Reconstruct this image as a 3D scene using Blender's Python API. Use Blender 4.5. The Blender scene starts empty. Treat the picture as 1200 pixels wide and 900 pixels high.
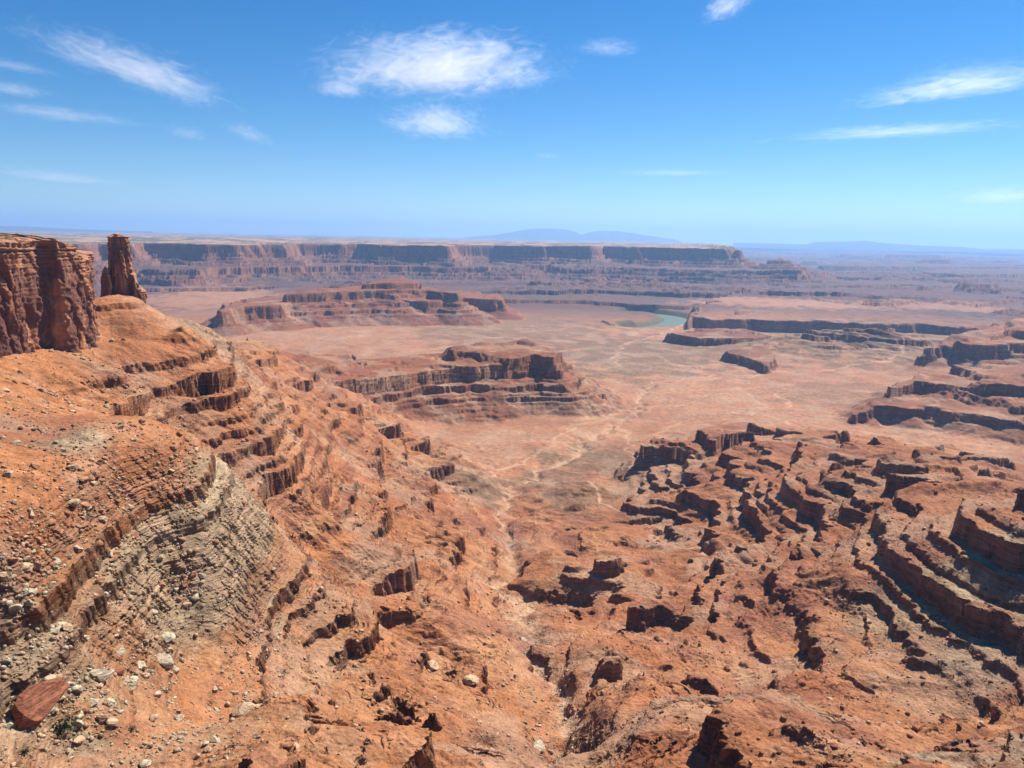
import bpy, bmesh, math, random, time
import numpy as np
from mathutils import Matrix, Vector
T0 = time.time()
R = math.radians
S = bpy.context.scene

# ------------------------------------------------------------------ camera
F = 906.0                       # focal length in px of the 1200 px wide photograph
PITCH, ROLL, CZ = 10.69, 1.05, 450.0
cd = bpy.data.cameras.new('camera'); cam = bpy.data.objects.new('camera', cd)
S.collection.objects.link(cam); S.camera = cam
cd.sensor_width = 36; cd.lens = 36*F/1200; cd.clip_start = 0.5; cd.clip_end = 400000
M3 = Matrix.Rotation(R(90-PITCH), 3, 'X') @ Matrix.Rotation(R(ROLL), 3, 'Z')
cam.matrix_world = Matrix.Translation((0, 0, CZ)) @ M3.to_4x4()
S.render.resolution_x, S.render.resolution_y = 1024, 768

# ------------------------------------------------------------------ sky, sun, exposure
SUN_AZ, SUN_EL = 44.0, 47.0     # azimuth to the right of the view direction (+Y), elevation
w = bpy.data.worlds.new('World'); S.world = w; w.use_nodes = True
nt = w.node_tree; nt.nodes.clear()
sky = nt.nodes.new('ShaderNodeTexSky'); sky.sky_type = 'NISHITA'; sky.sun_disc = False
sky.sun_elevation = R(SUN_EL); sky.sun_rotation = R(SUN_AZ); sky.altitude = 1800
sky.air_density = 1.0; sky.dust_density = 0.15; sky.ozone_density = 2.2
hs = nt.nodes.new('ShaderNodeHueSaturation'); hs.inputs['Saturation'].default_value = 1.45
bg = nt.nodes.new('ShaderNodeBackground'); bg.inputs['Strength'].default_value = 0.064
wo = nt.nodes.new('ShaderNodeOutputWorld')
tn = nt.nodes.new('ShaderNodeVectorMath'); tn.operation = 'MULTIPLY'; tn.inputs[1].default_value = (.80, .93, 1.0)
nt.links.new(sky.outputs[0], hs.inputs['Color']); nt.links.new(hs.outputs[0], tn.inputs[0]); nt.links.new(tn.outputs[0], bg.inputs[0]); nt.links.new(bg.outputs[0], wo.inputs[0])
sl = bpy.data.lights.new('sun', 'SUN'); so = bpy.data.objects.new('sun', sl); S.collection.objects.link(so)
sl.energy = 5.0; sl.angle = R(0.53); sl.color = (1.0, 0.95, 0.88)
sdir = Vector((math.sin(R(SUN_AZ))*math.cos(R(SUN_EL)), math.cos(R(SUN_AZ))*math.cos(R(SUN_EL)), math.sin(R(SUN_EL))))
so.rotation_euler = sdir.to_track_quat('Z', 'Y').to_euler(); so.location = (0, 0, 3000)
S.view_settings.view_transform = 'Standard'; S.view_settings.look = 'None'
S.view_settings.exposure = 0.82; S.view_settings.gamma = 1.0; S.view_settings.use_curve_mapping = False
S.cycles.use_denoising = True
S.cycles.max_bounces = 5; S.cycles.diffuse_bounces = 1; S.cycles.glossy_bounces = 2
S.cycles.volume_bounces = 3; S.cycles.transparent_max_bounces = 16

# ------------------------------------------------------------------ noise
def hsh(ix, iy, seed):
    h = (ix.astype(np.uint32)*np.uint32(374761393) + iy.astype(np.uint32)*np.uint32(668265263) + np.uint32(seed*974634777 & 0xffffffff))
    h = (h ^ (h >> np.uint32(13)))*np.uint32(1274126177)
    return h ^ (h >> np.uint32(16))
def noise2(x, y, seed=0):
    x = np.asarray(x, np.float64); y = np.asarray(y, np.float64)
    fx = np.floor(x); fy = np.floor(y)
    ix = fx.astype(np.int64); iy = fy.astype(np.int64)
    u = (x-fx).astype(np.float32); v = (y-fy).astype(np.float32)
    su = u*u*u*(u*(u*6-15)+10); sv = v*v*v*(v*(v*6-15)+10)
    def g(dx, dy):
        h = hsh((ix+dx) & 0xffffffff, (iy+dy) & 0xffffffff, seed)
        gx = (h & np.uint32(0xffff)).astype(np.float32)/32767.5-1
        gy = (h >> np.uint32(16)).astype(np.float32)/32767.5-1
        return gx*(u-dx)+gy*(v-dy)
    a = g(0, 0); b = g(1, 0); c = g(0, 1); d = g(1, 1)
    a += su*(b-a); c += su*(d-c)
    return (a+sv*(c-a))*1.5
def fbm(x, y, wl, octs, seed=0, gain=0.5, px=None, ridged=False):
    """noise of first wavelength wl; octaves finer than the local sample spacing px are faded out"""
    o = 0.0; amp = 1.0
    for k in range(octs):
        n = noise2(x/wl+17.3*k, y/wl-9.1*k, seed+k*7)
        if ridged: n = 1-2*np.sqrt(n*n+.006)-0.5
        if px is not None: n = n*np.clip(wl/(px*2.5)-1, 0, 1)
        o = o+n*amp; amp *= gain; wl /= 2.03
    return o
def sst(x, a, b):
    t = np.clip((x-a)/(b-a), 0, 1); return t*t*(3-2*t)

# ------------------------------------------------------------------ pixels of the survey to plan positions
M3n = np.array(M3)
def ray(px, py):
    v = M3n @ np.array([(px-600)/F, (450-py)/F, -1.0]); return v
def W(px, py, drop):
    v = ray(px, py); t = drop/max(-v[2], 1e-4); return (v[0]*t, v[1]*t)
def Wr(px, r, py=400):          # at ground distance r in the column of px
    v = ray(px, py); h = math.hypot(v[0], v[1]); return (v[0]/h*r, v[1]/h*r)

# ------------------------------------------------------------------ base surface: thin plate spline over (azimuth, log distance)
CP = [ # px, py, drop below the eye
 (0,870,168),(0,800,160),(0,745,148),(0,640,118),(0,560,107),(0,500,105),(0,440,105),(0,412,104),(60,402,109),(60,440,117),(120,440,127),(130,408,123),
 (120,655,150),(120,560,122),(120,740,172),(125,520,112),(185,560,134),(222,575,146),(252,574,153),(180,512,170),(262,540,200),(100,483,138),(165,470,148),(230,455,153),(150,440,124),
 (60,800,168),(120,800,178),(200,860,200),(100,880,190),(60,520,114),(60,600,120),
 (330,520,224),(420,490,312),(300,440,226),(250,410,178),(280,400,215),(350,460,272),(400,600,310),(300,700,224),(200,690,190),(300,600,187),(350,650,250),
 (240,620,167),(250,660,183),(330,860,228),(450,870,278),(560,880,303),(655,895,322),(650,800,350),(600,700,388),(590,620,408),(600,560,428),
 (700,500,444),(650,600,424),(700,600,430),(720,555,434),(690,640,410),(500,560,375),(450,640,330),(480,740,325),(400,760,278),(400,880,250),(500,510,430),(600,480,446),(800,460,452),
 (950,470,450),(1000,440,450),(730,645,412),(780,650,408),(760,700,360),(830,655,406),(875,672,402),(900,640,362),(860,610,378),(700,740,348),(750,830,306),(850,830,315),
 (800,760,335),(900,875,240),(800,885,258),(1000,885,224),(1150,895,202),(1200,900,192),(1200,835,280),(1200,780,282),(1100,760,292),(1000,790,308),(950,835,300),(1100,830,292),
 (1000,700,312),(1100,690,272),(1200,710,264),(1150,730,276),(950,760,322),(900,700,345),(950,640,342),(1100,610,256),(1200,645,228),(970,660,318),
 (1000,570,300),(900,560,355),(850,530,372),(900,515,365),(800,545,392),(745,580,430),(730,620,415),(970,530,345),(1050,545,308),
 (1200,590,248),(1000,508,435),(1100,520,425),(1200,545,400),(1200,500,440),(640,560,425),(700,580,425),(790,500,446),
 (600,400,452),(300,398,445),(200,355,440),(400,395,448),(500,380,450),(700,400,455),(780,400,458),(900,400,452),(1000,372,455),
 (1180,400,430),(1100,440,440),(1200,440,420),(700,440,450),(1200,340,430),(900,335,440),(600,340,450),(60,345,440),
]
CR = [ # px, ground distance, drop
 (20,900,104),(60,900,106),(0,1200,110),(-200,1000,100),(117,1000,88),(140,1025,72),(165,1030,84),(185,1060,104),(140,1150,120),
 (150,990,72),(128,1000,70),(140,1003,66),(140,965,77),(122,1012,70),(162,1005,73),(168,1015,82),(118,985,70),(116,940,77),(124,960,76),(20,730,104),(50,775,106),(80,800,108),(100,835,108),(110,870,104),(205,1100,118),(235,1160,146),(140,1500,260),(60,1600,300),(-200,1800,330),(250,1500,225),(140,2400,430),(300,2400,440),(-200,3000,440),
 (-400,600,100),(-400,300,100),(-200,420,95),(-250,250,110),(-300,150,115),(-100,200,135),(200,150,140),(600,150,160),(600,280,250),(1000,150,140),
 (1400,250,180),(1400,500,220),(1400,900,250),(1400,1800,420),(1400,1000,300),(100,40,105),(600,40,110),(1100,40,100),(-400,40,95),(1600,40,95),
 (300,280,195),(900,200,175),(1300,120,135),
 (-300,9000,440),(0,9000,440),(600,9000,452),(1200,9000,430),(1500,6000,420),(0,20000,400),(600,20000,400),(1200,20000,390),
 (0,60000,300),(600,60000,300),(1200,60000,330),(0,120000,200),(600,120000,200),(1300,120000,200),(1500,3000,400),(-400,60000,300),(1600,60000,300),
]
P = [W(*c)+(c[2],) for c in CP]+[Wr(c[0], c[1], 340 if 700 < c[1] < 1200 else 400)+(c[2],) for c in CR]
P = np.array(P)
def uv(x, y): return np.arctan2(x, y)*2.2, np.log(np.maximum(np.hypot(x, y), 1.0))
pu, pv = uv(P[:, 0], P[:, 1])
def tpk(d2): return 0.5*d2*np.log(d2+1e-9)
n = len(P); D2 = (pu[:, None]-pu)**2+(pv[:, None]-pv)**2
A = np.zeros((n+3, n+3)); A[:n, :n] = tpk(D2)+np.eye(n)*2e-3
A[:n, n] = 1; A[:n, n+1] = pu; A[:n, n+2] = pv; A[n:, :n] = A[:n, n:].T
sol = np.linalg.solve(A, np.concatenate([P[:, 2], np.zeros(3)]))
GU = np.linspace(-1.0*2.2, 1.0*2.2, 260); GV = np.linspace(math.log(20), math.log(130000), 420)
gu, gv = np.meshgrid(GU, GV, indexing='ij')
G = sol[n]+sol[n+1]*gu+sol[n+2]*gv
for i in range(n): G += sol[i]*tpk((gu-pu[i])**2+(gv-pv[i])**2)
G = CZ-G
def base(x, y):
    u, v = uv(x, y)
    a = np.clip((u-GU[0])/(GU[1]-GU[0]), 0, len(GU)-1.001); b = np.clip((v-GV[0])/(GV[1]-GV[0]), 0, len(GV)-1.001)
    i = a.astype(int); j = b.astype(int); a = a-i; b = b-j
    return (G[i, j]*(1-a)*(1-b)+G[i+1, j]*a*(1-b)+G[i, j+1]*(1-a)*b+G[i+1, j+1]*a*b)

def Wg(px, py):                 # where the sight line of a pixel meets the base surface
    v = ray(px, py); z = 0.0
    t = 100.0
    h = math.hypot(v[0], v[1])
    ts = np.exp(np.linspace(math.log(60), math.log(60000), 1500))/h
    zs = CZ+ts*v[2]; g = base(ts*v[0], ts*v[1])
    k = np.argmax(zs < g)
    t = ts[k] if (zs < g).any() else ts[-1]
    return (v[0]*t, v[1]*t)

# ------------------------------------------------------------------ plan shapes
def sdpoly(x, y, pts):
    """signed distance, positive inside, and the elevation spread in from the corners"""
    n = len(pts); d = np.full(x.shape, 1e18); ins = np.zeros(x.shape, bool)
    zs = np.zeros(x.shape); ws = np.zeros(x.shape)
    for i in range(n):
        x0, y0, z0 = pts[i]; x1, y1, z1 = pts[(i+1) % n]
        ex, ey = x1-x0, y1-y0; wx, wy = x-x0, y-y0
        t = np.clip((wx*ex+wy*ey)/(ex*ex+ey*ey+1e-9), 0, 1)
        q = (wx-ex*t)**2+(wy-ey*t)**2
        d = np.minimum(d, q)
        wgt = 1/(q+100.0); zs += (z0+(z1-z0)*t)*wgt; ws += wgt
        c = ((y0 <= y) != (y1 <= y))
        with np.errstate(divide='ignore', invalid='ignore'):
            ins ^= c & (x < x0+(y-y0)/(y1-y0+1e-12)*ex)
    d = np.sqrt(d)
    return np.where(ins, d, -d), zs/ws
def dline(x, y, pts):
    d = np.full(x.shape, 1e18)
    for (x0, y0), (x1, y1) in zip(pts[:-1], pts[1:]):
        ex, ey = x1-x0, y1-y0; wx, wy = x-x0, y-y0
        t = np.clip((wx*ex+wy*ey)/(ex*ex+ey*ey+1e-9), 0, 1)
        d = np.minimum(d, (wx-ex*t)**2+(wy-ey*t)**2)
    return np.sqrt(d)
def mz(lst): # list of (px, py, drop) or (px, None, drop, r) -> world corners
    o = []
    for c in lst:
        p = W(*c) if len(c) == 3 else Wr(c[0], c[3], 290); o.append((p[0], p[1], CZ-c[2]))
    return o
# name id, corners, cliff height, slope below the cliff, bench warp amplitude, warp wavelength
MESAS = [ # id: 3 the fin, 4 the second mesa, 5 the far plateau, 6 dark red ridges that belong to the terrain
 # the long fin in the middle distance
 dict(id=3, pts=mz([(296,430,266),(340,440,302),(385,447,332),(440,443,338),(490,437,340),(545,429,332),(590,424,324),(625,416,312),(648,419,316),(655,415,320),
   (640,406,306),(617,397,296),(585,402,312),(540,408,322),(470,416,332),(400,420,328),(340,412,292),(290,406,258)]), cliff=36, slope=0.6, amp=15, wl=110, top=0.06),
 dict(id=3, pts=mz([(640,436,378),(672,446,392),(700,462,412),(706,462,415),(690,446,405),(660,425,380)]), cliff=12, slope=0.5, amp=22, wl=60, top=0.1),
 # second mesa
 dict(id=4, pts=mz([(258,364,340),(285,359,335),(330,357,332),(345,351,330),(400,352,330),(440,349,328),(500,352,332),(545,349,335),(588,352,350),
   (585,345,355),(520,340,345),(450,338,340),(380,342,340),(300,349,345),(262,356,350)]), cliff=62, slope=0.42, amp=36, wl=300, top=0.02),
 dict(id=4, pts=mz([(335,345,296),(400,342,290),(440,339,282),(500,340,290),(535,344,300),(500,336,285),(440,333,280),(350,340,292)]), cliff=40, slope=0.5, amp=30, wl=200, top=0.02),
 dict(id=4, pts=mz([(425,333,262),(450,326,240),(470,323,234),(485,328,245),(492,332,258),(460,331,250)]), cliff=20, slope=0.45, amp=14, wl=120, top=0.05),
 # the far mesa across the river and its benches
 dict(id=5, pts=mz([(-450,None,150,7600),(-120,None,125,7400),(60,None,112,7600),(92,None,110,7200),(110,None,110,7700),(150,None,110,7500),(165,None,110,8200),
   (225,None,108,8000),(240,None,105,7500),(335,None,100,7700),(345,None,98,8500),(420,None,96,8700),(450,None,95,8200),(522,None,92,8000),(530,None,92,8900),(580,None,88,9300),
   (610,None,86,8800),(690,None,80,8900),(705,None,80,9500),(735,None,76,9300),(745,None,74,8900),(852,None,68,9000),(858,None,66,9400),(858,None,66,12000),(840,None,80,30000),(760,None,60,62000),(-450,None,60,62000)]),
   cliff=120, slope=0.42, amp=120, wl=900, top=0.0),
 dict(id=5, pts=mz([(862,None,92,9150),(866,None,80,9120),(870,None,92,9170),(867,None,90,9300),(861,None,90,9300)]), cliff=80, slope=0.5, amp=3, wl=200, top=0.0),
 dict(id=5, pts=mz([(914,None,150,8800),(918,None,150,8800),(919,None,150,8900),(913,None,150,8900)]), cliff=20, slope=0.35, amp=3, wl=200, top=0.0),
 dict(id=5, pts=mz([(-450,None,300,6900),(0,None,300,6800),(160,None,300,7000),(200,None,300,6700),(270,None,295,7000),(400,None,290,7600),(560,None,280,7700),(640,None,275,8000),(860,None,268,8000),
   (935,None,262,8100),(955,None,280,8500),(880,None,262,9800),(860,None,262,12000),(600,None,262,14000),(-450,None,262,14000)]), cliff=40, slope=0.28, amp=130, wl=700, top=0.0),
 dict(id=5, pts=mz([(-450,None,400,6000),(160,None,400,6400),(300,None,398,6300),(480,None,395,6900),(650,None,392,7000),(800,None,390,7000),(905,None,388,7100),(975,None,388,7400),(985,None,388,8200),
   (900,None,380,12000),(600,None,380,14000),(-450,None,380,14000)]), cliff=30, slope=0.2, amp=110, wl=500, top=0.0),
 # bench with the dark river cliff on the right
 dict(id=0, pts=mz([(806,375,408),(812,371,402),(835,374,396),(880,373,392),(905,375,392),(960,375,390),(1010,378,390),(1080,378,390),(1130,382,390),(1185,382,388),(1210,372,388),
   (1250,350,390),(1180,352,390),(1000,349,392),(860,351,396),(815,358,405)]), cliff=62, slope=0.4, amp=28, wl=220, top=0.0),
 dict(id=0, pts=mz([(830,352,395),(900,354,390),(960,352,388),(1030,357,385),(1090,355,385),(1150,358,382),(1190,350,375),(1100,340,375),(980,338,380),(870,340,385)]), cliff=28, slope=0.3, amp=40, wl=250, top=0.0),
 dict(id=0, pts=mz([(860,366,385),(872,362,372),(880,365,385),(870,368,390)]), cliff=22, slope=0.6, amp=8, wl=60, top=0.0),
 dict(id=0, pts=mz([(560,350,425),(620,352,425),(680,352,425),(740,356,428),(800,358,428),(880,352,420),(960,345,400),(900,336,400),(700,340,410),(560,342,415)]), cliff=25, slope=0.3, amp=60, wl=300, top=0.0),
 dict(id=5, pts=mz([(880,343,385),(940,345,380),(1010,344,378),(1080,347,375),(1140,346,372),(1215,348,368),(1300,344,360),(1260,338,350),(1100,338,362),(960,337,372)]), cliff=45, slope=0.3, amp=90, wl=500, top=0.0),
 dict(id=5, pts=mz([(940,333,375),(1000,334,370),(1060,333,370),(1120,335,368),(1210,336,362),(1300,332,350),(1240,327,350),(1100,327,355),(980,327,362)]), cliff=50, slope=0.25, amp=120, wl=600, top=0.0),
 dict(id=5, pts=mz([(900,322,365),(960,323,362),(1030,325,360),(1090,324,358),(1060,319,350),(960,318,352)]), cliff=55, slope=0.25, amp=140, wl=800, top=0.0),
 dict(id=5, pts=mz([(1080,320,352),(1130,322,350),(1220,321,345),(1300,318,340),(1200,314,338),(1100,315,342)]), cliff=60, slope=0.25, amp=150, wl=800, top=0.0),
 dict(id=5, pts=mz([(960,311,345),(1020,312,342),(1120,312,340),(1190,313,338),(1150,308,330),(1000,307,335)]), cliff=60, slope=0.25, amp=200, wl=1200, top=0.0),
 dict(id=5, pts=mz([(560,340,395),(640,341,392),(700,340,390),(790,343,388),(850,344,388),(880,339,380),(700,334,385),(580,335,390)]), cliff=36, slope=0.3, amp=90, wl=400, top=0.0),
 # islands and hillocks near the river
 dict(id=0, pts=mz([(706,375,446),(730,373,444),(752,376,446),(748,380,448),(715,379,448)]), cliff=14, slope=0.5, amp=12, wl=60, top=0.0),
 dict(id=6, pts=mz([(785,390,412),(830,384,402),(870,385,400),(905,394,408),(880,396,412),(820,396,414)]), cliff=30, slope=0.42, amp=26, wl=110, top=0.0),
 dict(id=6, pts=mz([(850,412,418),(880,405,410),(898,402,408),(908,420,420),(898,428,425),(880,420,422)]), cliff=32, slope=0.5, amp=14, wl=60, top=0.0),
 # right hand ridges
 dict(id=6, pts=mz([(1045,456,380),(1070,446,372),(1110,450,364),(1140,452,358),(1200,452,348),(1300,460,335),(1400,440,320),(1250,425,320),(1160,428,342),(1080,436,366)]), cliff=42, slope=0.42, amp=24, wl=110, top=0.03),
 dict(id=6, pts=mz([(1002,486,420),(1025,474,404),(1100,480,398),(1200,492,388),(1350,500,380),(1350,470,370),(1200,468,380),(1100,460,385),(1050,460,392)]), cliff=20, slope=0.35, amp=24, wl=90, top=0.0),
 dict(id=6, pts=mz([(1080,416,392),(1105,402,362),(1150,404,345),(1200,402,340),(1400,410,310),(1400,370,290),(1210,374,312),(1160,384,330),(1120,392,350)]), cliff=36, slope=0.45, amp=30, wl=130, top=0.02),
 dict(id=6, pts=mz([(1165,395,335),(1185,387,318),(1200,388,312),(1350,395,290),(1350,365,270),(1205,366,295),(1185,374,310)]), cliff=22, slope=0.5, amp=16, wl=80, top=0.02),
 # cap of the bench above the alcove on the near right, and the nose of its ridge
 dict(id=0, pts=mz([(1040,632,268),(1075,628,262),(1110,642,258),(1150,650,254),(1180,668,250),(1230,690,246),(1400,720,230),(1400,620,220),(1200,618,232),(1120,600,262),(1060,602,282)]), cliff=20, slope=0.5, amp=9, wl=40, top=0.06),
 dict(id=0, pts=mz([(752,528,378),(775,520,368),(800,517,362),(822,528,360),(838,520,352),(862,506,345),(880,507,346),(850,504,345),(800,511,355),(770,514,365)]), cliff=26, slope=0.75, amp=10, wl=45, top=0.05),
 dict(id=0, pts=mz([(975,522,330),(1020,520,322),(1060,535,305),(1100,545,296),(1150,562,280),(1200,580,262),(1290,610,245),(1290,580,240),(1200,566,258),(1120,540,285),(1040,518,318)]), cliff=14, slope=0.6, amp=9, wl=50, top=0.08),
]
# small named knobs and amphitheatre walls of the near badlands: px, py, radius m, height m, lean
KNOBS = [(508,735,26,14),(578,795,13,16),(410,765,20,12),(330,722,20,10),(640,665,28,16),(700,650,24,12),(735,830,34,20),(650,720,20,12),
 (800,800,26,16),(860,800,34,18),(905,850,20,12),(960,820,24,11),(945,745,22,12),(585,650,14,9),
 (380,675,18,9),(300,760,22,10),(250,830,22,13),(350,850,20,12),(450,830,15,9),(520,875,20,11),(690,790,16,10),(705,870,16,12),(630,770,12,10),
 (1050,800,20,10),(1150,850,14,9),(1000,790,16,9),(640,640,16,10),(560,590,18,7),(430,500,30,13),(365,490,26,11),(520,600,24,8),(480,570,30,10),
 (870,740,20,9)]
KN = [Wg(k[0], k[1])+(k[2], k[3]) for k in KNOBS]
DOME = Wg(1010, 412); DOME2 = Wg(690, 700)
BEDS = [(418,6),(402,4),(385,9),(368,4),(352,5),(338,3),(322,5),(302,12),(286,8),(270,3),(258,5),(243,11),(228,3),(214,13),(201,3),(187,5),(174,12),(161,3),(150,6),(139,3),
        (128,13),(114,3),(104,6),(93,11),(80,3),(65,12),(53,3),(43,7),(32,3),(22,8),(12,3)]
BTH = [a-BEDS[i+1][0] for i, (a, b) in enumerate(BEDS[:-1])]+[8]

WASH = [Wg(*p) for p in [(668,900),(655,850),(640,800),(620,740),(604,700),(585,690),(598,665),(598,640),(585,615),(590,590),(600,575),(620,560),(640,548),(665,540),(685,520),(700,508),(730,492),(745,480),(760,452)]]
WASH2 = [Wg(*p) for p in [(700,510),(712,545),(730,570),(750,600),(790,625),(800,640),(840,660),(900,690)]]
ROADS = [[Wg(*p) for p in q] for q in [
 [(688,565),(705,590),(740,615),(770,640),(800,655),(840,660),(880,668)],
 [(722,432),(724,415),(735,403),(760,396),(785,388),(800,380)],
 [(760,452),(790,445),(840,440),(880,440),(905,436),(960,435),(1010,430),(1050,425),(1065,412)],
 [(880,485),(915,492),(950,510),(975,516)],
 [(730,500),(735,520),(760,545),(775,570)],[(800,465),(870,462),(905,460),(925,475),(880,485)],
 [(860,455),(890,475),(875,487)],[(640,490),(700,485),(740,480),(820,470)],[(560,560),(600,545),(640,525),(690,495),(760,480)]]]
def smooth(q, k=8):
    q = np.array(q); o = []
    for i in range(len(q)-1):
        p0, p1, p2, p3 = q[max(i-1, 0)], q[i], q[i+1], q[min(i+2, len(q)-1)]
        for t in np.linspace(0, 1, k, endpoint=False):
            o.append(.5*((2*p1)+(-p0+p2)*t+(2*p0-5*p1+4*p2-p3)*t*t+(-p0+3*p1-3*p2+p3)*t**3))
    o.append(q[-1]); return [tuple(a) for a in o]
WASH = smooth(WASH, 4); ROADS = [smooth(q, 5) for q in ROADS]
RIVER = smooth([W(*p, 478) for p in [(742,366.5),(765,368),(786,371),(793,375),(786,379.5),(768,383),(745,385)]], 4)

def lf_(x, y, zb, r): return sst(-x, 60, 160)*np.maximum(sst(zb, 190, 235)*sst(-r, -800, -600), sst(zb, 325, 340)*sst(-r, -1300, -1100))
def height(x, y, fine=True, want=False):
    r = np.hypot(x, y); px = r*0.0008+0.05
    zb = base(x, y)
    # domain warp
    wx = fbm(x, y, 220, 3, 5, px=px)*28; wy = fbm(x, y, 220, 3, 55, px=px)*28
    X, Y = x+wx, y+wy
    near = sst(-r, -2600, -900)*sst(r, 30, 200)       # broken relief close by, calm floor far away
    flr = sst(-zb, -34, -8)                            # 1 on the basin floor
    lf = lf_(x, y, zb, r); rg = sst(x, 90, 220)*sst(-r, -1700, -1400)*sst(r, 430, 560)
    dw0 = dline(x, y, WASH); calm = 1-.85*np.exp(-(dw0/38)**2)*(r < 3500)
    rid = fbm(X*.5, Y, 210, 7, 11, 0.48, px, True)+0.35*fbm(X*.6, Y, 95, 3, 12, 0.4, px)
    soft = fbm(X, Y, 420, 5, 31, 0.5, px)
    z = zb+near*(1-0.86*flr)*(1-.8*lf)*(1-.5*rg*sst(-r, -950, -800))*(1-.3*sst(-r, -480, -380)*sst(x, 0, 60))*calm*(rid*32+3)+soft*(6+3*near)*(1-0.5*flr)*(1-.7*lf)*(1-.5*rg*sst(-r, -950, -800))
    farr = sst(r, 3500, 9000)
    z = z+farr*(1-sst(r, 60000, 90000))*fbm(X, Y, 2600, 6, 71, 0.5, px, True)*26
    reg = np.zeros(x.shape, np.int8)
    fx = sst(r, 5000, 8000)*sst(-r, -60000, -40000)
    nn_ = fbm(x+fbm(x, y, 1800, 3, 15)*500, y, 4200, 7, 72, .52, px)*2.6
    st = np.floor(nn_)+np.clip((nn_-np.floor(nn_)-.42)*6, 0, 1)
    z = z+fx*(st*75-20)
    # knobs
    for (kx, ky, kr, kh) in KN:
        m = (np.abs(x-kx) < kr*3.2) & (np.abs(y-ky) < kr*3.2)
        if not m.any(): continue
        xs, ys = x[m], y[m]
        dx = xs-kx+fbm(xs, ys, 50, 3, 91)*kr*.6; dy = (ys-ky)*0.62+fbm(xs, ys, 50, 3, 92)*kr*.6
        d = np.hypot(dx, dy)/kr/1.3
        # steep towards the eye, a sloping back behind
        h = 0.6*kh*np.clip(1.25-d, 0, 0.9)/0.9*(0.75+0.25*np.clip((ky-ys)/kr, -1, 1)*-1)
        z[m] += h
    # dome of tilted beds beyond the wash
    dd = np.hypot((x-DOME[0])/620, (y-DOME[1])/420); z = z+np.exp(-dd**2*2.0)*(80+fbm(x*.8+y*.6, y*.25-x*.1, 140, 5, 19, .5, px, True)*30)
    # mesas
    for q in MESAS:
        pts = q['pts']; ax = np.array(pts); pad = (ax[:, 2].max()+80)/q['slope']*0.9+60
        m = (x > ax[:, 0].min()-pad) & (x < ax[:, 0].max()+pad) & (y > ax[:, 1].min()-pad) & (y < ax[:, 1].max()+pad)
        if not m.any(): continue
        xs, ys = x[m], y[m]
        d, zt = sdpoly(xs, ys, pts)
        d = d+fbm(xs, ys, q['wl'], 6, 200+q['id'], 0.45, px[m], True)*q['amp']*0.8
        cw = q['cliff']*0.42
        dq = d/cw*3+fbm(xs, ys, q['wl']*.5, 3, 211, .5, px[m])*.8           # the face breaks back in two or three beds
        dst = np.clip((np.floor(dq)+np.clip((dq-np.floor(dq))*3.2, 0, 1))/3*cw, -cw, 0)
        dst = np.where(q['cliff'] > 60, np.clip(d, -cw, 0), dst)
        out = np.where(d > 0, zt+np.minimum(d, 400)*q['top']*0.5+fbm(xs, ys, 60+q['wl']*0.5, 4, 9, 0.5, px[m])*q['cliff']*0.08,
              np.where(d > -cw, zt+dst/cw*q['cliff'], zt-q['cliff']+(d+cw)*q['slope']-np.minimum(-(d+cw), 45+q['wl']*.1)*q['slope']*0.3*fbm(xs, ys, q['wl']*0.8, 4, 77, px=px[m])))
        zz = z[m]; k = out > zz
        # soft foot so that the slope runs out onto the floor
        s = 10.0; hh = np.clip(0.5+0.5*(out-zz)/s, 0, 1)
        z[m] = zz*(1-hh)+out*hh+s*hh*(1-hh)*0.5
        rr = reg[m]; rr[k & (out-zz > 3)] = q['id'] if q['id'] else rr[k & (out-zz > 3)]*0; reg[m] = rr
    # washes cut in
    dw = dline(x+fbm(x, y, 60, 3, 42)*22, y, WASH)+fbm(x, y, 30, 3, 41)*5
    z = z-6*np.exp(-(np.maximum(dw, 0)/13)**2)*sst(-r, -3500, -2500)
    rv = dline(x, y, RIVER)
    z = z-(z+40)*(1-sst(rv, 60, 130))*(rv < 200)
    zm = z.copy()
    # hard beds stand as ledges, the soft ones between wear back
    wob = fbm(x, y, 500, 3, 61, 0.5)*5*(1-lf)+fbm(x, y, 35, 3, 62, 0.5, px)*1.5
    zz = z+wob
    jit = fbm(x, y, 14, 4, 63, 0.46, px)*1.1
    expo = fbm(X, Y, 120, 4, 64, 0.55, px)
    gs = np.hypot(base(x+10, y)-base(x-10, y), base(x, y+10)-base(x, y-10))/20
    flat = np.maximum(sst(gs, .05, .2), sst(zm-zb, 22, 40))
    add = np.zeros(x.shape)
    lw = sst(-x, 200, 300)*sst(r, 700, 850)*sst(-r, -1500, -1300)
    left = lf_(x, y, zm, r)      # the long talus slope under the left cliff: few ledges show
    rough = fbm(x, y, 20, 5, 68, .55, px, True)*1.9*near*(1-.4*rg)*(.35+.65*sst(np.hypot(base(x+10, y)-base(x-10, y), base(x, y+10)-base(x, y-10))/20, .05, .2))*(1-.7*flr)*(1-.8*left)
    zz = zz+rough; z = z+rough*.6
    for i, (b, h) in enumerate(BEDS):
        Wd = max(h*0.95, BTH[i]*0.62)
        u = (zz+jit-b)/Wd
        m = np.abs(u) < 1
        if not m.any(): continue
        big = h > 8; a = sst(expo[m]+0.75*noise2(x[m]/75+i*3.7, y[m]/75-i, 300+i), -0.9 if big else -.5, -0.2 if big else .3)
        if b in (302, 286): a = np.maximum(a*(1-left[m]), left[m]*(.58 if b == 302 else .5))
        elif b == 322: a = np.maximum(a*(1-left[m]), lw[m]*1.2)
        elif b in (385, 402, 368): a = a*(1-left[m]*(1-.9*sst(r[m], 880, 960)))
        else: a = a*(1-left[m]*.85)
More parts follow.
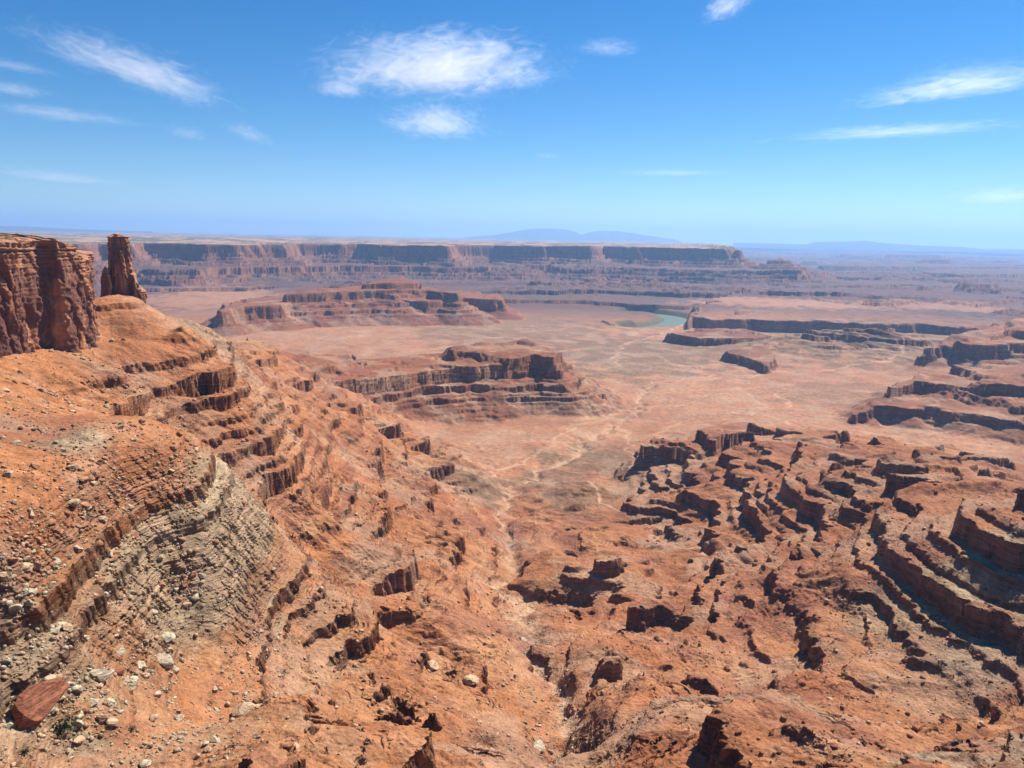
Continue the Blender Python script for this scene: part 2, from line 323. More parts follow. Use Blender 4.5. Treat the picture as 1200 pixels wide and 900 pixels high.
        a = np.maximum(a, rg[m]*.75*(i % 2))*(1-.3*rg[m]*sst(-r[m], -900, -760))*(1-.3*lw[m]); a = a*np.clip(1+1.5*noise2(x[m]/70-i*2.3, y[m]/70+i*5.1, 340+i)+.35*rg[m], .35, 1.7)
        s = np.clip(u[m]/0.085, -1, 1)-u[m]
        add[m] += 0.5*s*h*1.5*a*calm[m]*(.25+.75*flat[m])
    thin = 1.5*near*sst(fbm(x, y, 45, 4, 67, .6, px), -.1, .5)*(((zz*0.3+fbm(x, y, 40, 4, 66, .6, px)*1.2) % 1.0)**3-0.25)
    scale = 1+0.8*sst(r, 3000, 8000)
    led = sst(np.abs(r), 20, 100)
    z = z+(add*scale+thin*(1-.75*left))*led*(1-0.75*flr*sst(-z, -14, 0))
    fz = sst(r, 4800, 6500)*(reg == 5)
    if fz.any():
        fb = fbm(x, y, 700, 4, 93, .5, px)
        for i, (b, h) in enumerate([(312,16),(284,18),(248,26),(214,14),(186,28),(150,16),(122,28),(88,16),(56,26),(24,14)]):
            u = (zm+fb*10-b)/22.; m = (np.abs(u) < 1) & (fz > 0)
            if m.any(): z[m] += fz[m]*.5*(np.clip(u[m]/.15, -1, 1)-u[m])*h*1.3*sst(noise2(x[m]/500+i, y[m]/500, 94+i), -.45, -.1)
    # rubble
    if fine:
        z = z+near*fbm(x, y, 6, 3, 81, 0.5, px, True)*0.4*(1-0.6*flr)+fbm(x, y, 22, 2, 83, 0.5, px)*0.8*near+lf_(x, y, zb, r)*(fbm(x, y, 10, 4, 84, .42, px)*.55)
    # the rim the viewer stands on
    rim = sst(-(r+fbm(x, y, 1.5, 3, 85)*.3), -3.2, -0.9)
    z = z*(1-rim)+(CZ-1.7-0.03*r)*rim
    if want: return z, reg, zm, dw, rv, flr, near, expo, zz
    return z

# ------------------------------------------------------------------ colour of the ground (surface colour only)
C = lambda *a: np.array(a)
ORANGE, REDBR, DARKR, GREEN, PINK, GREY, PALE, TAN = C(.48,.21,.085), C(.38,.15,.068), C(.16,.062,.042), C(.47,.38,.235), C(.50,.265,.145), C(.27,.185,.11), C(.58,.38,.23), C(.49,.265,.13)
SPOTS = [ # px, py, half width px, half height px, colour, strength
 (270,620,60,75,GREEN,.9),(60,770,120,45,GREEN,.7),(200,680,110,60,GREEN,.5),(95,515,50,26,GREEN,.8),(190,480,90,26,GREEN,.35),(250,405,60,28,GREEN,.7),(60,860,70,22,GREEN,.9),
 (1120,690,130,50,GREEN,.9),(1180,770,70,60,GREEN,.85),(1150,890,120,18,GREEN,.9),(1200,640,60,30,GREEN,.3),(1010,740,90,40,TAN,.4),
 (40,460,120,40,ORANGE,.9),(60,560,130,90,ORANGE,.8),(150,345,60,40,ORANGE,.9),
 (600,385,150,30,GREY,.75),(740,415,110,34,GREY,.9),(860,410,60,26,GREY,.7),(1010,405,140,30,GREY,.9),(350,390,120,14,PINK,1.),(560,370,60,10,PINK,.9),(250,350,90,16,PINK,.9),(742,391,9,3,PALE,1.),
 (430,400,60,14,PINK,.4),(920,365,130,8,PINK,1.),(1100,368,90,5,PINK,.8),(560,535,50,30,PINK,.9),(850,470,120,25,PINK,.6),(960,500,120,18,PINK,.5),(1150,510,90,20,PINK,.9),(650,560,60,25,GREY,.8),(750,575,60,30,GREY,.5),
 (560,570,45,22,GREY,.8),(700,540,80,22,C(.24,.165,.09),.85),(680,590,55,24,C(.25,.165,.09),.8),(560,540,60,18,PINK,.9),(620,760,40,60,PALE,.4),(500,640,80,60,ORANGE,.5),(1000,465,100,22,GREY,.45)]
SP = []
for (a, b, wx_, hy, c, s) in SPOTS:
    p = np.array(Wg(a, b)); q = np.array(Wg(a+wx_, b)); t = np.array(Wg(a, b-hy)); t2 = np.array(Wg(a, b+hy))
    dp = np.linalg.norm(p); SP.append((p, wx_/F*dp*1.05, min(np.linalg.norm(t-p), np.linalg.norm(t2-p))*1.15, c, s))
zt = np.arange(-80, 520, 1.0); rng = np.random.RandomState(4)
band = np.zeros((len(zt), 3))
pal = [ORANGE, REDBR, REDBR, TAN, DARKR*1.3, ORANGE*0.9, PINK*0.9, REDBR*1.1, TAN*0.85]
i = 0
while i < len(zt):
    k = rng.randint(2, 9); band[i:i+k] = pal[rng.randint(len(pal))]*(0.85+0.3*rng.rand()); i += k
def colour(x, y, z, nz, info):
    zf, reg, zm, dw, rv, flr, near, expo, zz = info
    r = np.hypot(x, y); px = r*0.0008+0.05
    n1 = fbm(x, y, 90, 5, 401, 0.6, px); n2 = fbm(x, y, 300+r*0.02, 4, 402, 0.55, px); n3 = fbm(x, y, 11, 4, 403, 0.6, px)
    zi = z+(zz-zm)+n3*1.2+n1*1.5
    b = np.stack([np.interp(zi, zt, band[:, k]) for k in range(3)], -1)
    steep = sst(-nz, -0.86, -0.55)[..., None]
    soil = REDBR*1.08*(1-sst(n2, -.5, .5))[..., None]+ORANGE*sst(n2, -.5, .5)[..., None]
    soil = soil*(1-0.6*sst(n1, -.1, .5)[..., None])+TAN*0.6*sst(n1, -.1, .5)[..., None]
    col = soil*0.62+b*0.36
    fl = flr[..., None]
    col = col*(1-fl*0.8)+fl*0.8*(C(.43,.215,.115)*(1-sst(n2, 0, .7))[..., None]+PINK*sst(n2, 0, .7)[..., None])
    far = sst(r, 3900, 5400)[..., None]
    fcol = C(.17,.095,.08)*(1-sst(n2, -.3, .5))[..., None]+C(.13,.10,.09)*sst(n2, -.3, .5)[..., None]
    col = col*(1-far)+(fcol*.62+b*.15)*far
    for (p, a, h, c, s) in SP:
        m = (np.abs(x-p[0])+np.abs(y-p[1]) < 2.2*(a+h))
        if not m.any(): continue
        # ellipse: across the sight line a, along it h
        d0 = p/np.linalg.norm(p)
        ax = (x[m]-p[0])*d0[1]-(y[m]-p[1])*d0[0]; al = (x[m]-p[0])*d0[0]+(y[m]-p[1])*d0[1]
        e = np.hypot(ax/a, al/h)+n1[m]*.45+n3[m]*.12
        wgt = (sst(-e, -1.0, -.5)*s)[..., None]
        col[m] = col[m]*(1-wgt)+c*(0.9+0.25*n3[m])[..., None]*wgt
    gz = sst(-x, 30, 110)*sst(-r, -700, -560)*sst(z+n1*9, 232, 250)*sst(-(z+n1*4), -303, -297)
    gz = gz*(1-.9*sst(-r, -410, -350)*sst(x, -190, -150))
    gz = (gz*sst(n1+n2, -.75, .0)*.9)[..., None]; col = col*(1-gz)+GREEN*(1+.15*n3[..., None])*gz
    k3 = ((reg == 3)*.8+(reg == 4)*.92+(reg == 6)*.8)[..., None]; col = col*(1-k3)+(b*.25+REDBR*C(.42,.33,.36))*k3
    rk = (sst(x, 60, 180)*sst(-r, -1700, -1450)*sst(r, 330, 420)*(1-fl[..., 0])*(.12+.5*sst(r, 700, 900)))[..., None]; col = col*(1-rk)+REDBR*.82*rk
    # hard ledges are darker rock than the soil between
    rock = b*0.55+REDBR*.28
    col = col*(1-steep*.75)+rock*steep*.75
    col = col*(1-gz*.65)+GREEN*(1+.15*n3[..., None])*gz*.65
    # washes, roads
    wm = (np.exp(-(np.maximum(dw, 0)/np.maximum(10, r*.0055))**2)*sst(n3+n1*.5, -.8, .1)*.95)[..., None]; wm = wm*sst(-r, -3500, -2600)[..., None]
    col = col*(1-wm)+PALE*.95*wm
    ch = np.abs(fbm(x+n2*60, y*.8, 620, 4, 441, .45)); ch2 = np.abs(fbm(x-n2*50, y*.9, 260, 4, 442, .5))
    cw_ = np.clip((np.exp(-(ch/.022)**2)+.6*np.exp(-(ch2/.03)**2))*flr*sst(-r, -4600, -3600)*sst(n3+n1, -.7, .3), 0, 1)[..., None]*.5
    col = col*(1-cw_)+PALE*cw_
    scb = (sst(fbm(x, y, 26, 3, 443, .7, px), .05, .5)*flr*(r < 6000)*.3)[..., None]; col = col*(1-scb)+C(.17,.12,.07)*scb
    for q in ROADS:
        ax = np.array(q); m = (x > ax[:, 0].min()-60) & (x < ax[:, 0].max()+60) & (y > ax[:, 1].min()-60) & (y < ax[:, 1].max()+60)
        if not m.any(): continue
        d = dline(x[m]+fbm(x[m], y[m], 110, 4, 432)*30, y[m]+fbm(x[m], y[m], 110, 4, 433)*30, q)
        wgt = (np.exp(-(d/np.maximum(3.2, r[m]*.0021)/(1+.6*n3[m]))**2)*.85)[..., None]
        col[m] = col[m]*(1-wgt)+PALE*wgt
    gb = ((1-sst(rv+n1*50, 90, 150))*(r > 4000)*.8)[..., None]
    col = col*(1-gb)+C(.14,.155,.075)*gb
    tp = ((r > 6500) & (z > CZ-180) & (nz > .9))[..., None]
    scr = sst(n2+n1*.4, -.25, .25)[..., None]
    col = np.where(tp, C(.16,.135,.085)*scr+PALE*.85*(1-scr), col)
    nr_ = (r < 4200)[..., None]; mar = sst(fbm(x+300, y, 150, 5, 451, .6, px), .08, .42)[..., None]*.45*nr_*(1-gz)*(1-fl*.6)
    col = col*(1-mar)+C(.27,.115,.075)*mar
    gt = sst(fbm(x-700, y+200, 130, 5, 461, .6, px), .0, .4)[..., None]*.5*nr_; col = col*(1-gt)+C(.44,.30,.19)*gt
    return np.clip(col*(0.93+0.2*n3[..., None])*(1+.16*n1[..., None])*(1-(r < 60000)[..., None]*C(.13, .19, .20)), 0.02, 0.8)

# ------------------------------------------------------------------ materials
def rock_mat(name, bump=(1.0, 0.35), dark=0.35, strata=1.0):
    m = bpy.data.materials.new(name); m.use_nodes = True; t = m.node_tree; b = t.nodes['Principled BSDF']
    b.inputs['Roughness'].default_value = 0.95; b.inputs['Specular IOR Level'].default_value = 0.12
    at = t.nodes.new('ShaderNodeAttribute'); at.attribute_name = 'Col'
    g = t.nodes.new('ShaderNodeNewGeometry')
    n1 = t.nodes.new('ShaderNodeTexNoise'); n1.inputs['Scale'].default_value = 0.45; n1.inputs['Detail'].default_value = 6; n1.inputs['Roughness'].default_value = .7
    mp = t.nodes.new('ShaderNodeMapping'); mp.inputs['Scale'].default_value = (1, 1, 3.2)
    t.links.new(g.outputs['Position'], mp.inputs[0]); t.links.new(mp.outputs[0], n1.inputs['Vector'])
    vo = t.nodes.new('ShaderNodeTexVoronoi'); vo.inputs['Scale'].default_value = 0.28; t.links.new(mp.outputs[0], vo.inputs['Vector'])
    mr = t.nodes.new('ShaderNodeMapRange'); mr.inputs[1].default_value = .25; mr.inputs[2].default_value = .75; mr.inputs[3].default_value = 1-dark; mr.inputs[4].default_value = 1+dark
    t.links.new(n1.outputs[0], mr.inputs[0])
    st = t.nodes.new('ShaderNodeTexNoise'); st.inputs['Scale'].default_value = 1.0; st.inputs['Detail'].default_value = 5; st.inputs['Roughness'].default_value = .75
    m2 = t.nodes.new('ShaderNodeMapping'); m2.inputs['Scale'].default_value = (.035, .035, .55)
    t.links.new(g.outputs['Position'], m2.inputs[0]); t.links.new(m2.outputs[0], st.inputs['Vector'])
    sx = t.nodes.new('ShaderNodeSeparateXYZ'); t.links.new(g.outputs['True Normal'], sx.inputs[0])
    sp = t.nodes.new('ShaderNodeMapRange'); sp.inputs[1].default_value = .92; sp.inputs[2].default_value = .55; sp.inputs[3].default_value = 0; sp.inputs[4].default_value = strata
    t.links.new(sx.outputs['Z'], sp.inputs[0])
    sr = t.nodes.new('ShaderNodeMapRange'); sr.inputs[1].default_value = .38; sr.inputs[2].default_value = .62; sr.inputs[3].default_value = .5; sr.inputs[4].default_value = 1.3
    t.links.new(st.outputs[0], sr.inputs[0])
    ml = t.nodes.new('ShaderNodeMix'); ml.inputs[2].default_value = 1.0; t.links.new(sp.outputs[0], ml.inputs[0]); t.links.new(sr.outputs[0], ml.inputs[3])
    mm = t.nodes.new('ShaderNodeMath'); mm.operation = 'MULTIPLY'; t.links.new(ml.outputs[0], mm.inputs[0]); t.links.new(mr.outputs[0], mm.inputs[1])
    mx = t.nodes.new('ShaderNodeVectorMath'); mx.operation = 'SCALE'
    t.links.new(at.outputs['Color'], mx.inputs[0]); t.links.new(mm.outputs[0], mx.inputs['Scale'])
    t.links.new(mx.outputs[0], b.inputs['Base Color'])
    b1 = t.nodes.new('ShaderNodeBump'); b1.inputs['Strength'].default_value = bump[0]; b1.inputs['Distance'].default_value = 1.1
    b2 = t.nodes.new('ShaderNodeBump'); b2.inputs['Strength'].default_value = bump[1]; b2.inputs['Distance'].default_value = 1.4
    t.links.new(n1.outputs[0], b1.inputs['Height']); t.links.new(vo.outputs['Distance'], b2.inputs['Height'])
    b3 = t.nodes.new('ShaderNodeBump'); b3.inputs['Distance'].default_value = 1.6
    t.links.new(sp.outputs[0], b3.inputs['Strength']); t.links.new(st.outputs[0], b3.inputs['Height'])
    t.links.new(b2.outputs[0], b3.inputs['Normal']); t.links.new(b3.outputs[0], b1.inputs['Normal']); t.links.new(b1.outputs[0], b.inputs['Normal'])
    return m
MG = rock_mat('canyon_rock')

def mesh_np(name, co, quads, col=None, mat=None, smooth=False, kind=None, label=None, cat=None, group=None):
    me = bpy.data.meshes.new(name); co = np.ascontiguousarray(co, np.float32); quads = np.ascontiguousarray(quads, np.int32)
    nv, nf, k = len(co), len(quads), quads.shape[1]
    me.vertices.add(nv); me.vertices.foreach_set('co', co.ravel())
    me.loops.add(nf*k); me.loops.foreach_set('vertex_index', quads.ravel())
    me.polygons.add(nf); me.polygons.foreach_set('loop_start', np.arange(0, nf*k, k, dtype=np.int32))
    me.polygons.foreach_set('loop_total', np.full(nf, k, np.int32)); me.update(calc_edges=True)
    if smooth: me.polygons.foreach_set('use_smooth', np.ones(nf, bool))
    if col is not None:
        a = me.color_attributes.new('Col', 'FLOAT_COLOR', 'POINT')
        a.data.foreach_set('color', np.concatenate([col, np.ones((nv, 1))], 1).astype(np.float32).ravel())
    if mat: me.materials.append(mat)
    o = bpy.data.objects.new(name, me); S.collection.objects.link(o)
    if kind: o['kind'] = kind
    if label: o['label'] = label
    if cat: o['category'] = cat
    if group: o['group'] = group
    return o

# ------------------------------------------------------------------ the terrain sheet: columns fan out from the viewpoint, rows fall where relief needs them
QUAL = 1.0
NA, NR = int(1750*QUAL), int(1950*QUAL)
az_in = np.linspace(R(-36), R(36), NA-300)
az = np.concatenate([R(-36)-np.linspace(R(16), 0, 150, endpoint=False), az_in, R(36)+np.linspace(0, R(16), 151)[1:]])
NA = len(az)
LR = np.linspace(math.log(0.5), math.log(66000), 2200)
ca = az[::7] if (NA-1) % 7 == 0 else np.append(az[::7], az[-1])
cr = np.exp(LR)
gx = np.sin(ca)[:, None]*cr; gy = np.cos(ca)[:, None]*cr
cz = height(gx, gy, fine=False)
dep = (CZ-cz)/cr                                   # tangent of the sight line below level
dd = np.diff(np.arctan(dep), axis=1)               # negative = visible, rising on the picture
mn = np.minimum.accumulate(dep, axis=1)
vis = (dep[:, 1:] <= mn[:, 1:]+0.004)
length = np.hypot(np.diff(LR)[None]*1.0, np.diff(cz, axis=1)/cr[1:])
dens = (np.abs(dd)*(0.22+0.78*vis)+length*0.03)*(0.02+0.98*(cr[1:] > 190))*(1+.8*(cr[1:] > 190)*(cr[1:] < 520))
k = 5; pad = np.pad(dens, ((k, k), (2, 2)), 'edge')
acc = np.zeros_like(dens)
for a in range(2*k+1):
    for b_ in range(5): acc += pad[a:a+dens.shape[0], b_:b_+dens.shape[1]]
cdf = np.concatenate([np.zeros((len(ca), 1)), np.cumsum(acc, axis=1)], 1); cdf /= cdf[:, -1:]
tt = np.linspace(0, 1, NR)
Lc = np.stack([np.interp(tt, cdf[i], LR) for i in range(len(ca))])
ii = np.clip(np.searchsorted(ca, az)-1, 0, len(ca)-2); fr = ((az-ca[ii])/(ca[ii+1]-ca[ii]))[:, None]
Lf = Lc[ii]*(1-fr)+Lc[ii+1]*fr
RR = np.exp(Lf); X = np.sin(az)[:, None]*RR; Y = np.cos(az)[:, None]*RR
print('grid', time.time()-T0)
Z = np.zeros(X.shape); infos = []
CH = 120; COL = np.zeros(X.shape+(3,)); REG = np.zeros(X.shape, np.int8)
for a in range(0, NA, CH):
    s = slice(a, min(a+CH, NA)); inf = height(X[s], Y[s], want=True); Z[s] = inf[0]; REG[s] = np.where(inf[1] == 6, 0, inf[1])
    infos.append(inf)
# normals of the sheet
P3 = np.stack([X, Y, Z], -1)
ta = np.gradient(P3, axis=0); tr = np.gradient(P3, axis=1); N3 = np.cross(tr, ta); N3 /= np.linalg.norm(N3, axis=-1, keepdims=True)+1e-12
N3 *= np.sign(N3[..., 2:3]+1e-9); NZ = N3[..., 2]
for q, a in enumerate(range(0, NA, CH)):
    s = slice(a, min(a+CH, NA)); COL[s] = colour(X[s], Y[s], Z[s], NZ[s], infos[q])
# steep rock is cut back and pushed out bed by bed, so that ledges overhang a little
steep = sst(-NZ, -0.75, -0.35)*(RR < 3500)*(RR > 60)
ph = Z*0.9+fbm(X, Y, 40, 2, 501)*2
push = (noise2(ph, X*0.02, 502)*1.3+noise2(X/5+Y/9, Z/4, 503)*1.0+np.round(noise2(X/6, Y/6+Z/14, 504)*3)*1.0)*steep
hn = np.hypot(N3[..., 0], N3[..., 1])+1e-6
P3[..., 0] += N3[..., 0]/hn*push; P3[..., 1] += N3[..., 1]/hn*push
print('heights', time.time()-T0, Z.min(), Z.max())
idx = np.arange(NA*NR).reshape(NA, NR)
Q = np.stack([idx[:-1, :-1], idx[1:, :-1], idx[1:, 1:], idx[:-1, 1:]], -1).reshape(-1, 4)
fr_ = REG[:-1, :-1].ravel()
flatc = P3.reshape(-1, 3); colf = COL.reshape(-1, 3)
def region(rid, name, label=None, cat=None):
    q = Q[fr_ == rid]
    if not len(q): return
    used, inv = np.unique(q.ravel(), return_inverse=True)
    return mesh_np(name, flatc[used], inv.reshape(-1, 4)[:, ::-1], colf[used], MG, smooth=True, kind='structure', label=label)
region(0, 'terrain', 'red and tan canyon floor and ledged slopes cut by dry washes')
region(3, 'ridge', 'long layered red ridge ending in a point in the middle of the basin')
region(4, 'mesa', 'low dark red mesa on the pink plain below the far plateau')
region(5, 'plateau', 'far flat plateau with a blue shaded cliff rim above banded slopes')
print('terrain', time.time()-T0)

def ground_z(x, y): return float(height(np.array([float(x)]), np.array([float(y)]))[0])

# ------------------------------------------------------------------ rock walls swept round a plan outline
VARN, FRESH, CAPC = C(.165,.07,.05), C(.50,.215,.10), C(.36,.17,.10)
def rock_wall(name, loop, zbase, ds, dz, seed, flare, taper, label, cat, cap_in=50, frac=1.0, kind=None, capbed=18):
    # loop: (x, y, ztop)
    pts = np.array(loop+[loop[0]], float); seg = np.hypot(*np.diff(pts[:, :2], axis=0).T); cs = np.concatenate([[0], np.cumsum(seg)]); L = cs[-1]
    ns = int(L/ds); s = np.linspace(0, L, ns, endpoint=False)
    def cyc(c):
        v = np.interp(s, cs, pts[:, c]); k = int(6/ds)*2+1
        kk = np.ones(k)/k; return np.convolve(np.concatenate([v[-k:], v, v[:k]]), kk, 'same')[k:-k]
    x, y, zt_ = cyc(0), cyc(1), cyc(2)
    tx = np.roll(x, -1)-np.roll(x, 1); ty = np.roll(y, -1)-np.roll(y, 1); l = np.hypot(tx, ty); nx, ny = ty/l, -tx/l
    area = np.sum(x*np.roll(y, -1)-np.roll(x, -1)*y)
    if area < 0: nx, ny = -nx, -ny
    zt_ = zt_+fbm(x, y, 35, 3, seed+1)*3.5
    H = zt_-zbase; nh = int(H.max()/dz)
    hh = np.linspace(0, 1, nh)[:, None]; zz = zbase+hh*H[None]
    dpt = zt_[None]-zz                                  # depth below the rim
    xx = np.broadcast_to(x, zz.shape); yy = np.broadcast_to(y, zz.shape); ss = np.broadcast_to(s, zz.shape)
    lean = zz*0.05
    # joints: deep narrow clefts between broad pillars
    c1 = np.abs(noise2((xx+yy*0.6)/38+lean/38, (yy-xx*.4)/38+zz/260, seed)); c2 = np.abs(noise2(xx/15, yy/15+zz/110, seed+2)); c3 = np.abs(noise2(xx/6, yy/6+zz/50, seed+3))
    d = (-8*np.exp(-c1*11)-3.5*np.exp(-c2*12)-.6*np.exp(-c3*9)+noise2(xx/60, yy/60+zz/90, seed+4)*5)*frac
    d += np.round(noise2(xx/15-3, yy/15+zz/40, seed+15)*2.5)*1.0*max(frac, .7)
    # slabs fallen from the face leave steps
    d += np.round(noise2(xx/22+5, yy/22+zz/26, seed+5)*2.2)*2.2*frac
    bed = np.exp(-dpt/capbed)
    d += bed*(noise2(zz*0.55, ss/60, seed+6)*4.5-2.0)*min(1, frac*1.4)
    d += (noise2(zz*0.25, ss/30, seed+7)*.5)+noise2(ss/2.5, zz/2.5, seed+8)*.35+noise2(ss/5, zz/4, seed+18)*.8*frac+np.round(noise2(ss/8, zz/10, seed+19)*2.4)*.9*frac
    d += flare*np.clip(1-hh*2.2, 0, 1)**1.6 - taper*hh**1.5
    PX = xx+nx*d; PY = yy+ny*d; rows = [np.stack([PX, PY, zz], -1)]
    cols = []
    vn = fbm(ss, zz*0.35, 26, 4, seed+9, .6)+fbm(ss, zz*0.06, 7, 3, seed+10)*.6
    v = sst(vn, -.75, -.05)[..., None]; co_ = VARN*v+FRESH*(1-v)
    lowc = sst(-hh+0*zz, -.3, -.05)[..., None]*.7; co_ = co_*(1-lowc)+(ORANGE*1.0)*lowc
    bc = np.clip(bed*1.1, 0, 1)[..., None]; bz = noise2(zz*0.9, ss*0+1, seed+11)[..., None]
    co_ = co_*(1-bc)+(CAPC*(1-.0)+CAPC*bz*.6)*bc; cols.append(co_)
    # the top, going inwards ring by ring
    cx, cy = x.mean(), y.mean(); PT = rows[0][-1]
    for k, f in enumerate(np.concatenate([np.linspace(0, 1, 26)[1:]**1.5*cap_in])):
        w_ = f/cap_in
        qx = PT[:, 0]+(cx-PT[:, 0])*w_*.96; qy = PT[:, 1]+(cy-PT[:, 1])*w_*.96
        qz = PT[:, 2]+np.minimum(f*.12, 3)+np.round(fbm(qx, qy, 18, 3, seed+12)*2+0.5)*1.2*min(1, f/6)*frac
        rows.append(np.stack([qx, qy, qz], -1)[None]); g_ = sst(fbm(qx, qy, 7, 3, seed+13), .0, .25)[..., None]*min(1, f/10)
        cols.append((CAPC*1.15*(1-g_)+C(.07,.09,.035)*g_)[None])
    V = np.concatenate(rows); K = np.clip(np.concatenate(cols), .02, .8); nr = V.shape[0]
    id_ = np.arange(nr*ns).reshape(nr, ns); nxt = np.roll(id_, -1, axis=1)
    q = np.stack([id_[:-1], nxt[:-1], nxt[1:], id_[1:]], -1).reshape(-1, 4)
    if area < 0: q = q[:, ::-1]
    o = mesh_np(name, V.reshape(-1, 3), q, K.reshape(-1, 3), MR, smooth=True, kind=kind, label=label, cat=cat)
    return o
MR = rock_mat('cliff_rock', (0.9, 0.2), 0.25, .25)
def lp(px, r, py): # corner of a wall outline with its top at the height seen at py
    p = Wr(px, r, py); v = ray(px, py); t = p[1]/v[1]; return (p[0], p[1], CZ+t*v[2])
wall = [lp(-190,640,262),lp(-90,700,272),lp(-50,690,276),(lp(-10,735,283)),lp(20,745,286),lp(45,790,283),lp(72,790,284),lp(88,820,289),lp(101,835,296),lp(108,850,301),
        lp(110,900,300),lp(104,960,297),lp(70,1040,289),lp(0,1080,284),lp(-190,1080,282)]
rock_wall('cliff', wall, CZ-150, 0.9, 0.8, 601, 7, 1.5, 'sheer brown sandstone cliff with vertical cracks on the left', None, cap_in=50, kind='structure')
tw = [lp(121,1012,276),lp(131,1003,275),lp(146,1003,275),lp(155,1012,277),lp(155,1034,278),lp(148,1046,277),lp(130,1046,276),lp(122,1036,276)]
rock_wall('rock_tower', tw, CZ-135, 0.5, 0.5, 641, 9, 3.5, 'tall free-standing sandstone tower beside the end of the cliff', 'rock tower', cap_in=12, frac=.45, capbed=8)
tb = [lp(152,1004,320),lp(163,1004,330),lp(171,1010,340),(lp(173,1030,343)),lp(160,1040,330),lp(150,1030,318)]
rock_wall('rock_buttress', tb, CZ-135, 0.5, 0.5, 661, 4, 1.0, 'broken rock buttress leaning against the right foot of the tower', 'rock outcrop', cap_in=8, frac=.4, capbed=6)
tb = [lp(115,1000,322),lp(122,998,312),lp(130,1000,312),(lp(132,1012,318)),lp(122,1020,315),lp(114,1012,328)]
rock_wall('rock_buttress', tb, CZ-135, 0.5, 0.5, 671, 4, 1.0, 'orange rock buttress between the tower and the cliff', 'rock outcrop', cap_in=8, frac=.4, capbed=6)

# ------------------------------------------------------------------ river
rp = np.array(RIVER); tn = np.gradient(rp, axis=0); tn /= np.linalg.norm(tn, axis=1, keepdims=True); nn = np.stack([-tn[:, 1], tn[:, 0]], 1)
co = np.concatenate([np.c_[rp+nn*75, np.full(len(rp), -34.)], np.c_[rp-nn*75, np.full(len(rp), -34.)]]); k = len(rp)
mw = bpy.data.materials.new('river_water'); mw.use_nodes = True; b = mw.node_tree.nodes['Principled BSDF']
b.inputs['Base Color'].default_value = (.055,.09,.045,1); b.inputs['Roughness'].default_value = .6
mesh_np('river', co, [[i, i+1, k+i+1, k+i] for i in range(k-1)], None, mw, kind='structure', label='green bend of the river seen beyond the grey plain')

# ------------------------------------------------------------------ mountains on the horizon
def mountain(name, prof, r, seed, label, depth=5000):
    xs = np.linspace(prof[0][0], prof[-1][0], 260); hy = np.interp(xs, [p[0] for p in prof], [p[1] for p in prof])
    rows = []
    for j, f in enumerate(np.linspace(-1, 1, 15)):
        rr = r+f*depth; row = []
        for i, pxx in enumerate(xs):
            hz = 267.6+0.01833*pxx; h = (hz-hy[i])/F*r*.985; p = Wr(pxx, rr, 280)
            q = max(0, 1-abs(f)**1.3); n_ = float(noise2(pxx/9+seed, f*2.0, seed))*.12*h*(1 if abs(f) > .05 else .3)
            row.append((p[0], p[1], CZ+h*q+n_-(1-q)*260))
        rows.append(row)
    V = np.array(rows); nr, nc = V.shape[:2]; id_ = np.arange(nr*nc).reshape(nr, nc)
    q = np.stack([id_[:-1, :-1], id_[:-1, 1:], id_[1:, 1:], id_[1:, :-1]], -1).reshape(-1, 4)
    cc = np.tile(C(.11,.10,.085), (nr*nc, 1))
    mesh_np(name, V.reshape(-1, 3), q, cc, MG, smooth=True, kind='structure', label=label)
mountain('mountains', [(545,277.5),(580,275),(610,270),(625,268),(645,267.5),(665,269),(675,272),(682,275),(692,271.5),(705,270.5),(722,270.5),(740,273),(760,276),(790,280),(800,283)], 48000, 3,
  'pale blue mountain range on the horizon above the far plateau')
mountain('mountains', [(860,284),(890,284.5),(945,286),(955,283.5),(1000,283),(1015,282),(1028,284),(1070,287),(1130,289),(1150,291),(1300,292)], 44000, 8,
  'pale blue flat-topped highland along the right horizon')
mountain('mountains', [(-120,263),(0,265),(30,265.5),(60,267),(110,269),(180,271)], 44000, 12, 'low dark blue highland on the far left horizon')

# ------------------------------------------------------------------ loose rock and scrub
ICO_V = None
def rock_shape(seed, sub=3, cuts=11):
    rg = np.random.RandomState(seed)
    bm = bmesh.new(); bmesh.ops.create_icosphere(bm, subdivisions=sub, radius=1.0)
    v = np.array([q.co[:] for q in bm.verts]); f = np.array([[a.index for a in q.verts] for q in bm.faces]); bm.free()
    for k in range(cuts):                       # planar breaks
        n_ = rg.normal(size=3); n_ /= np.linalg.norm(n_); d = rg.uniform(.45, .8)
        t = np.maximum(v@n_-d, 0); v -= t[:, None]*n_
    v += .02*rg.normal(size=v.shape); v *= np.array([rg.uniform(.9, 1.3), rg.uniform(.75, 1.0), rg.uniform(.5, .8)])
    return v/np.abs(v).max(), f
def rotm(a, tx, ty):
    return np.array(Matrix.Rotation(a, 3, 'Z') @ Matrix.Rotation(tx, 3, 'X') @ Matrix.Rotation(ty, 3, 'Y'))
TINT = {'tan': C(.54,.36,.22), 'orange': C(.44,.21,.11), 'red': C(.34,.13,.07), 'pale': C(.52,.42,.28)}
BASE = []
for k in range(7): BASE.append(rock_shape(900+k))
SMALL = [rock_shape(950+k, 1, 6) for k in range(6)]
bmes = {}
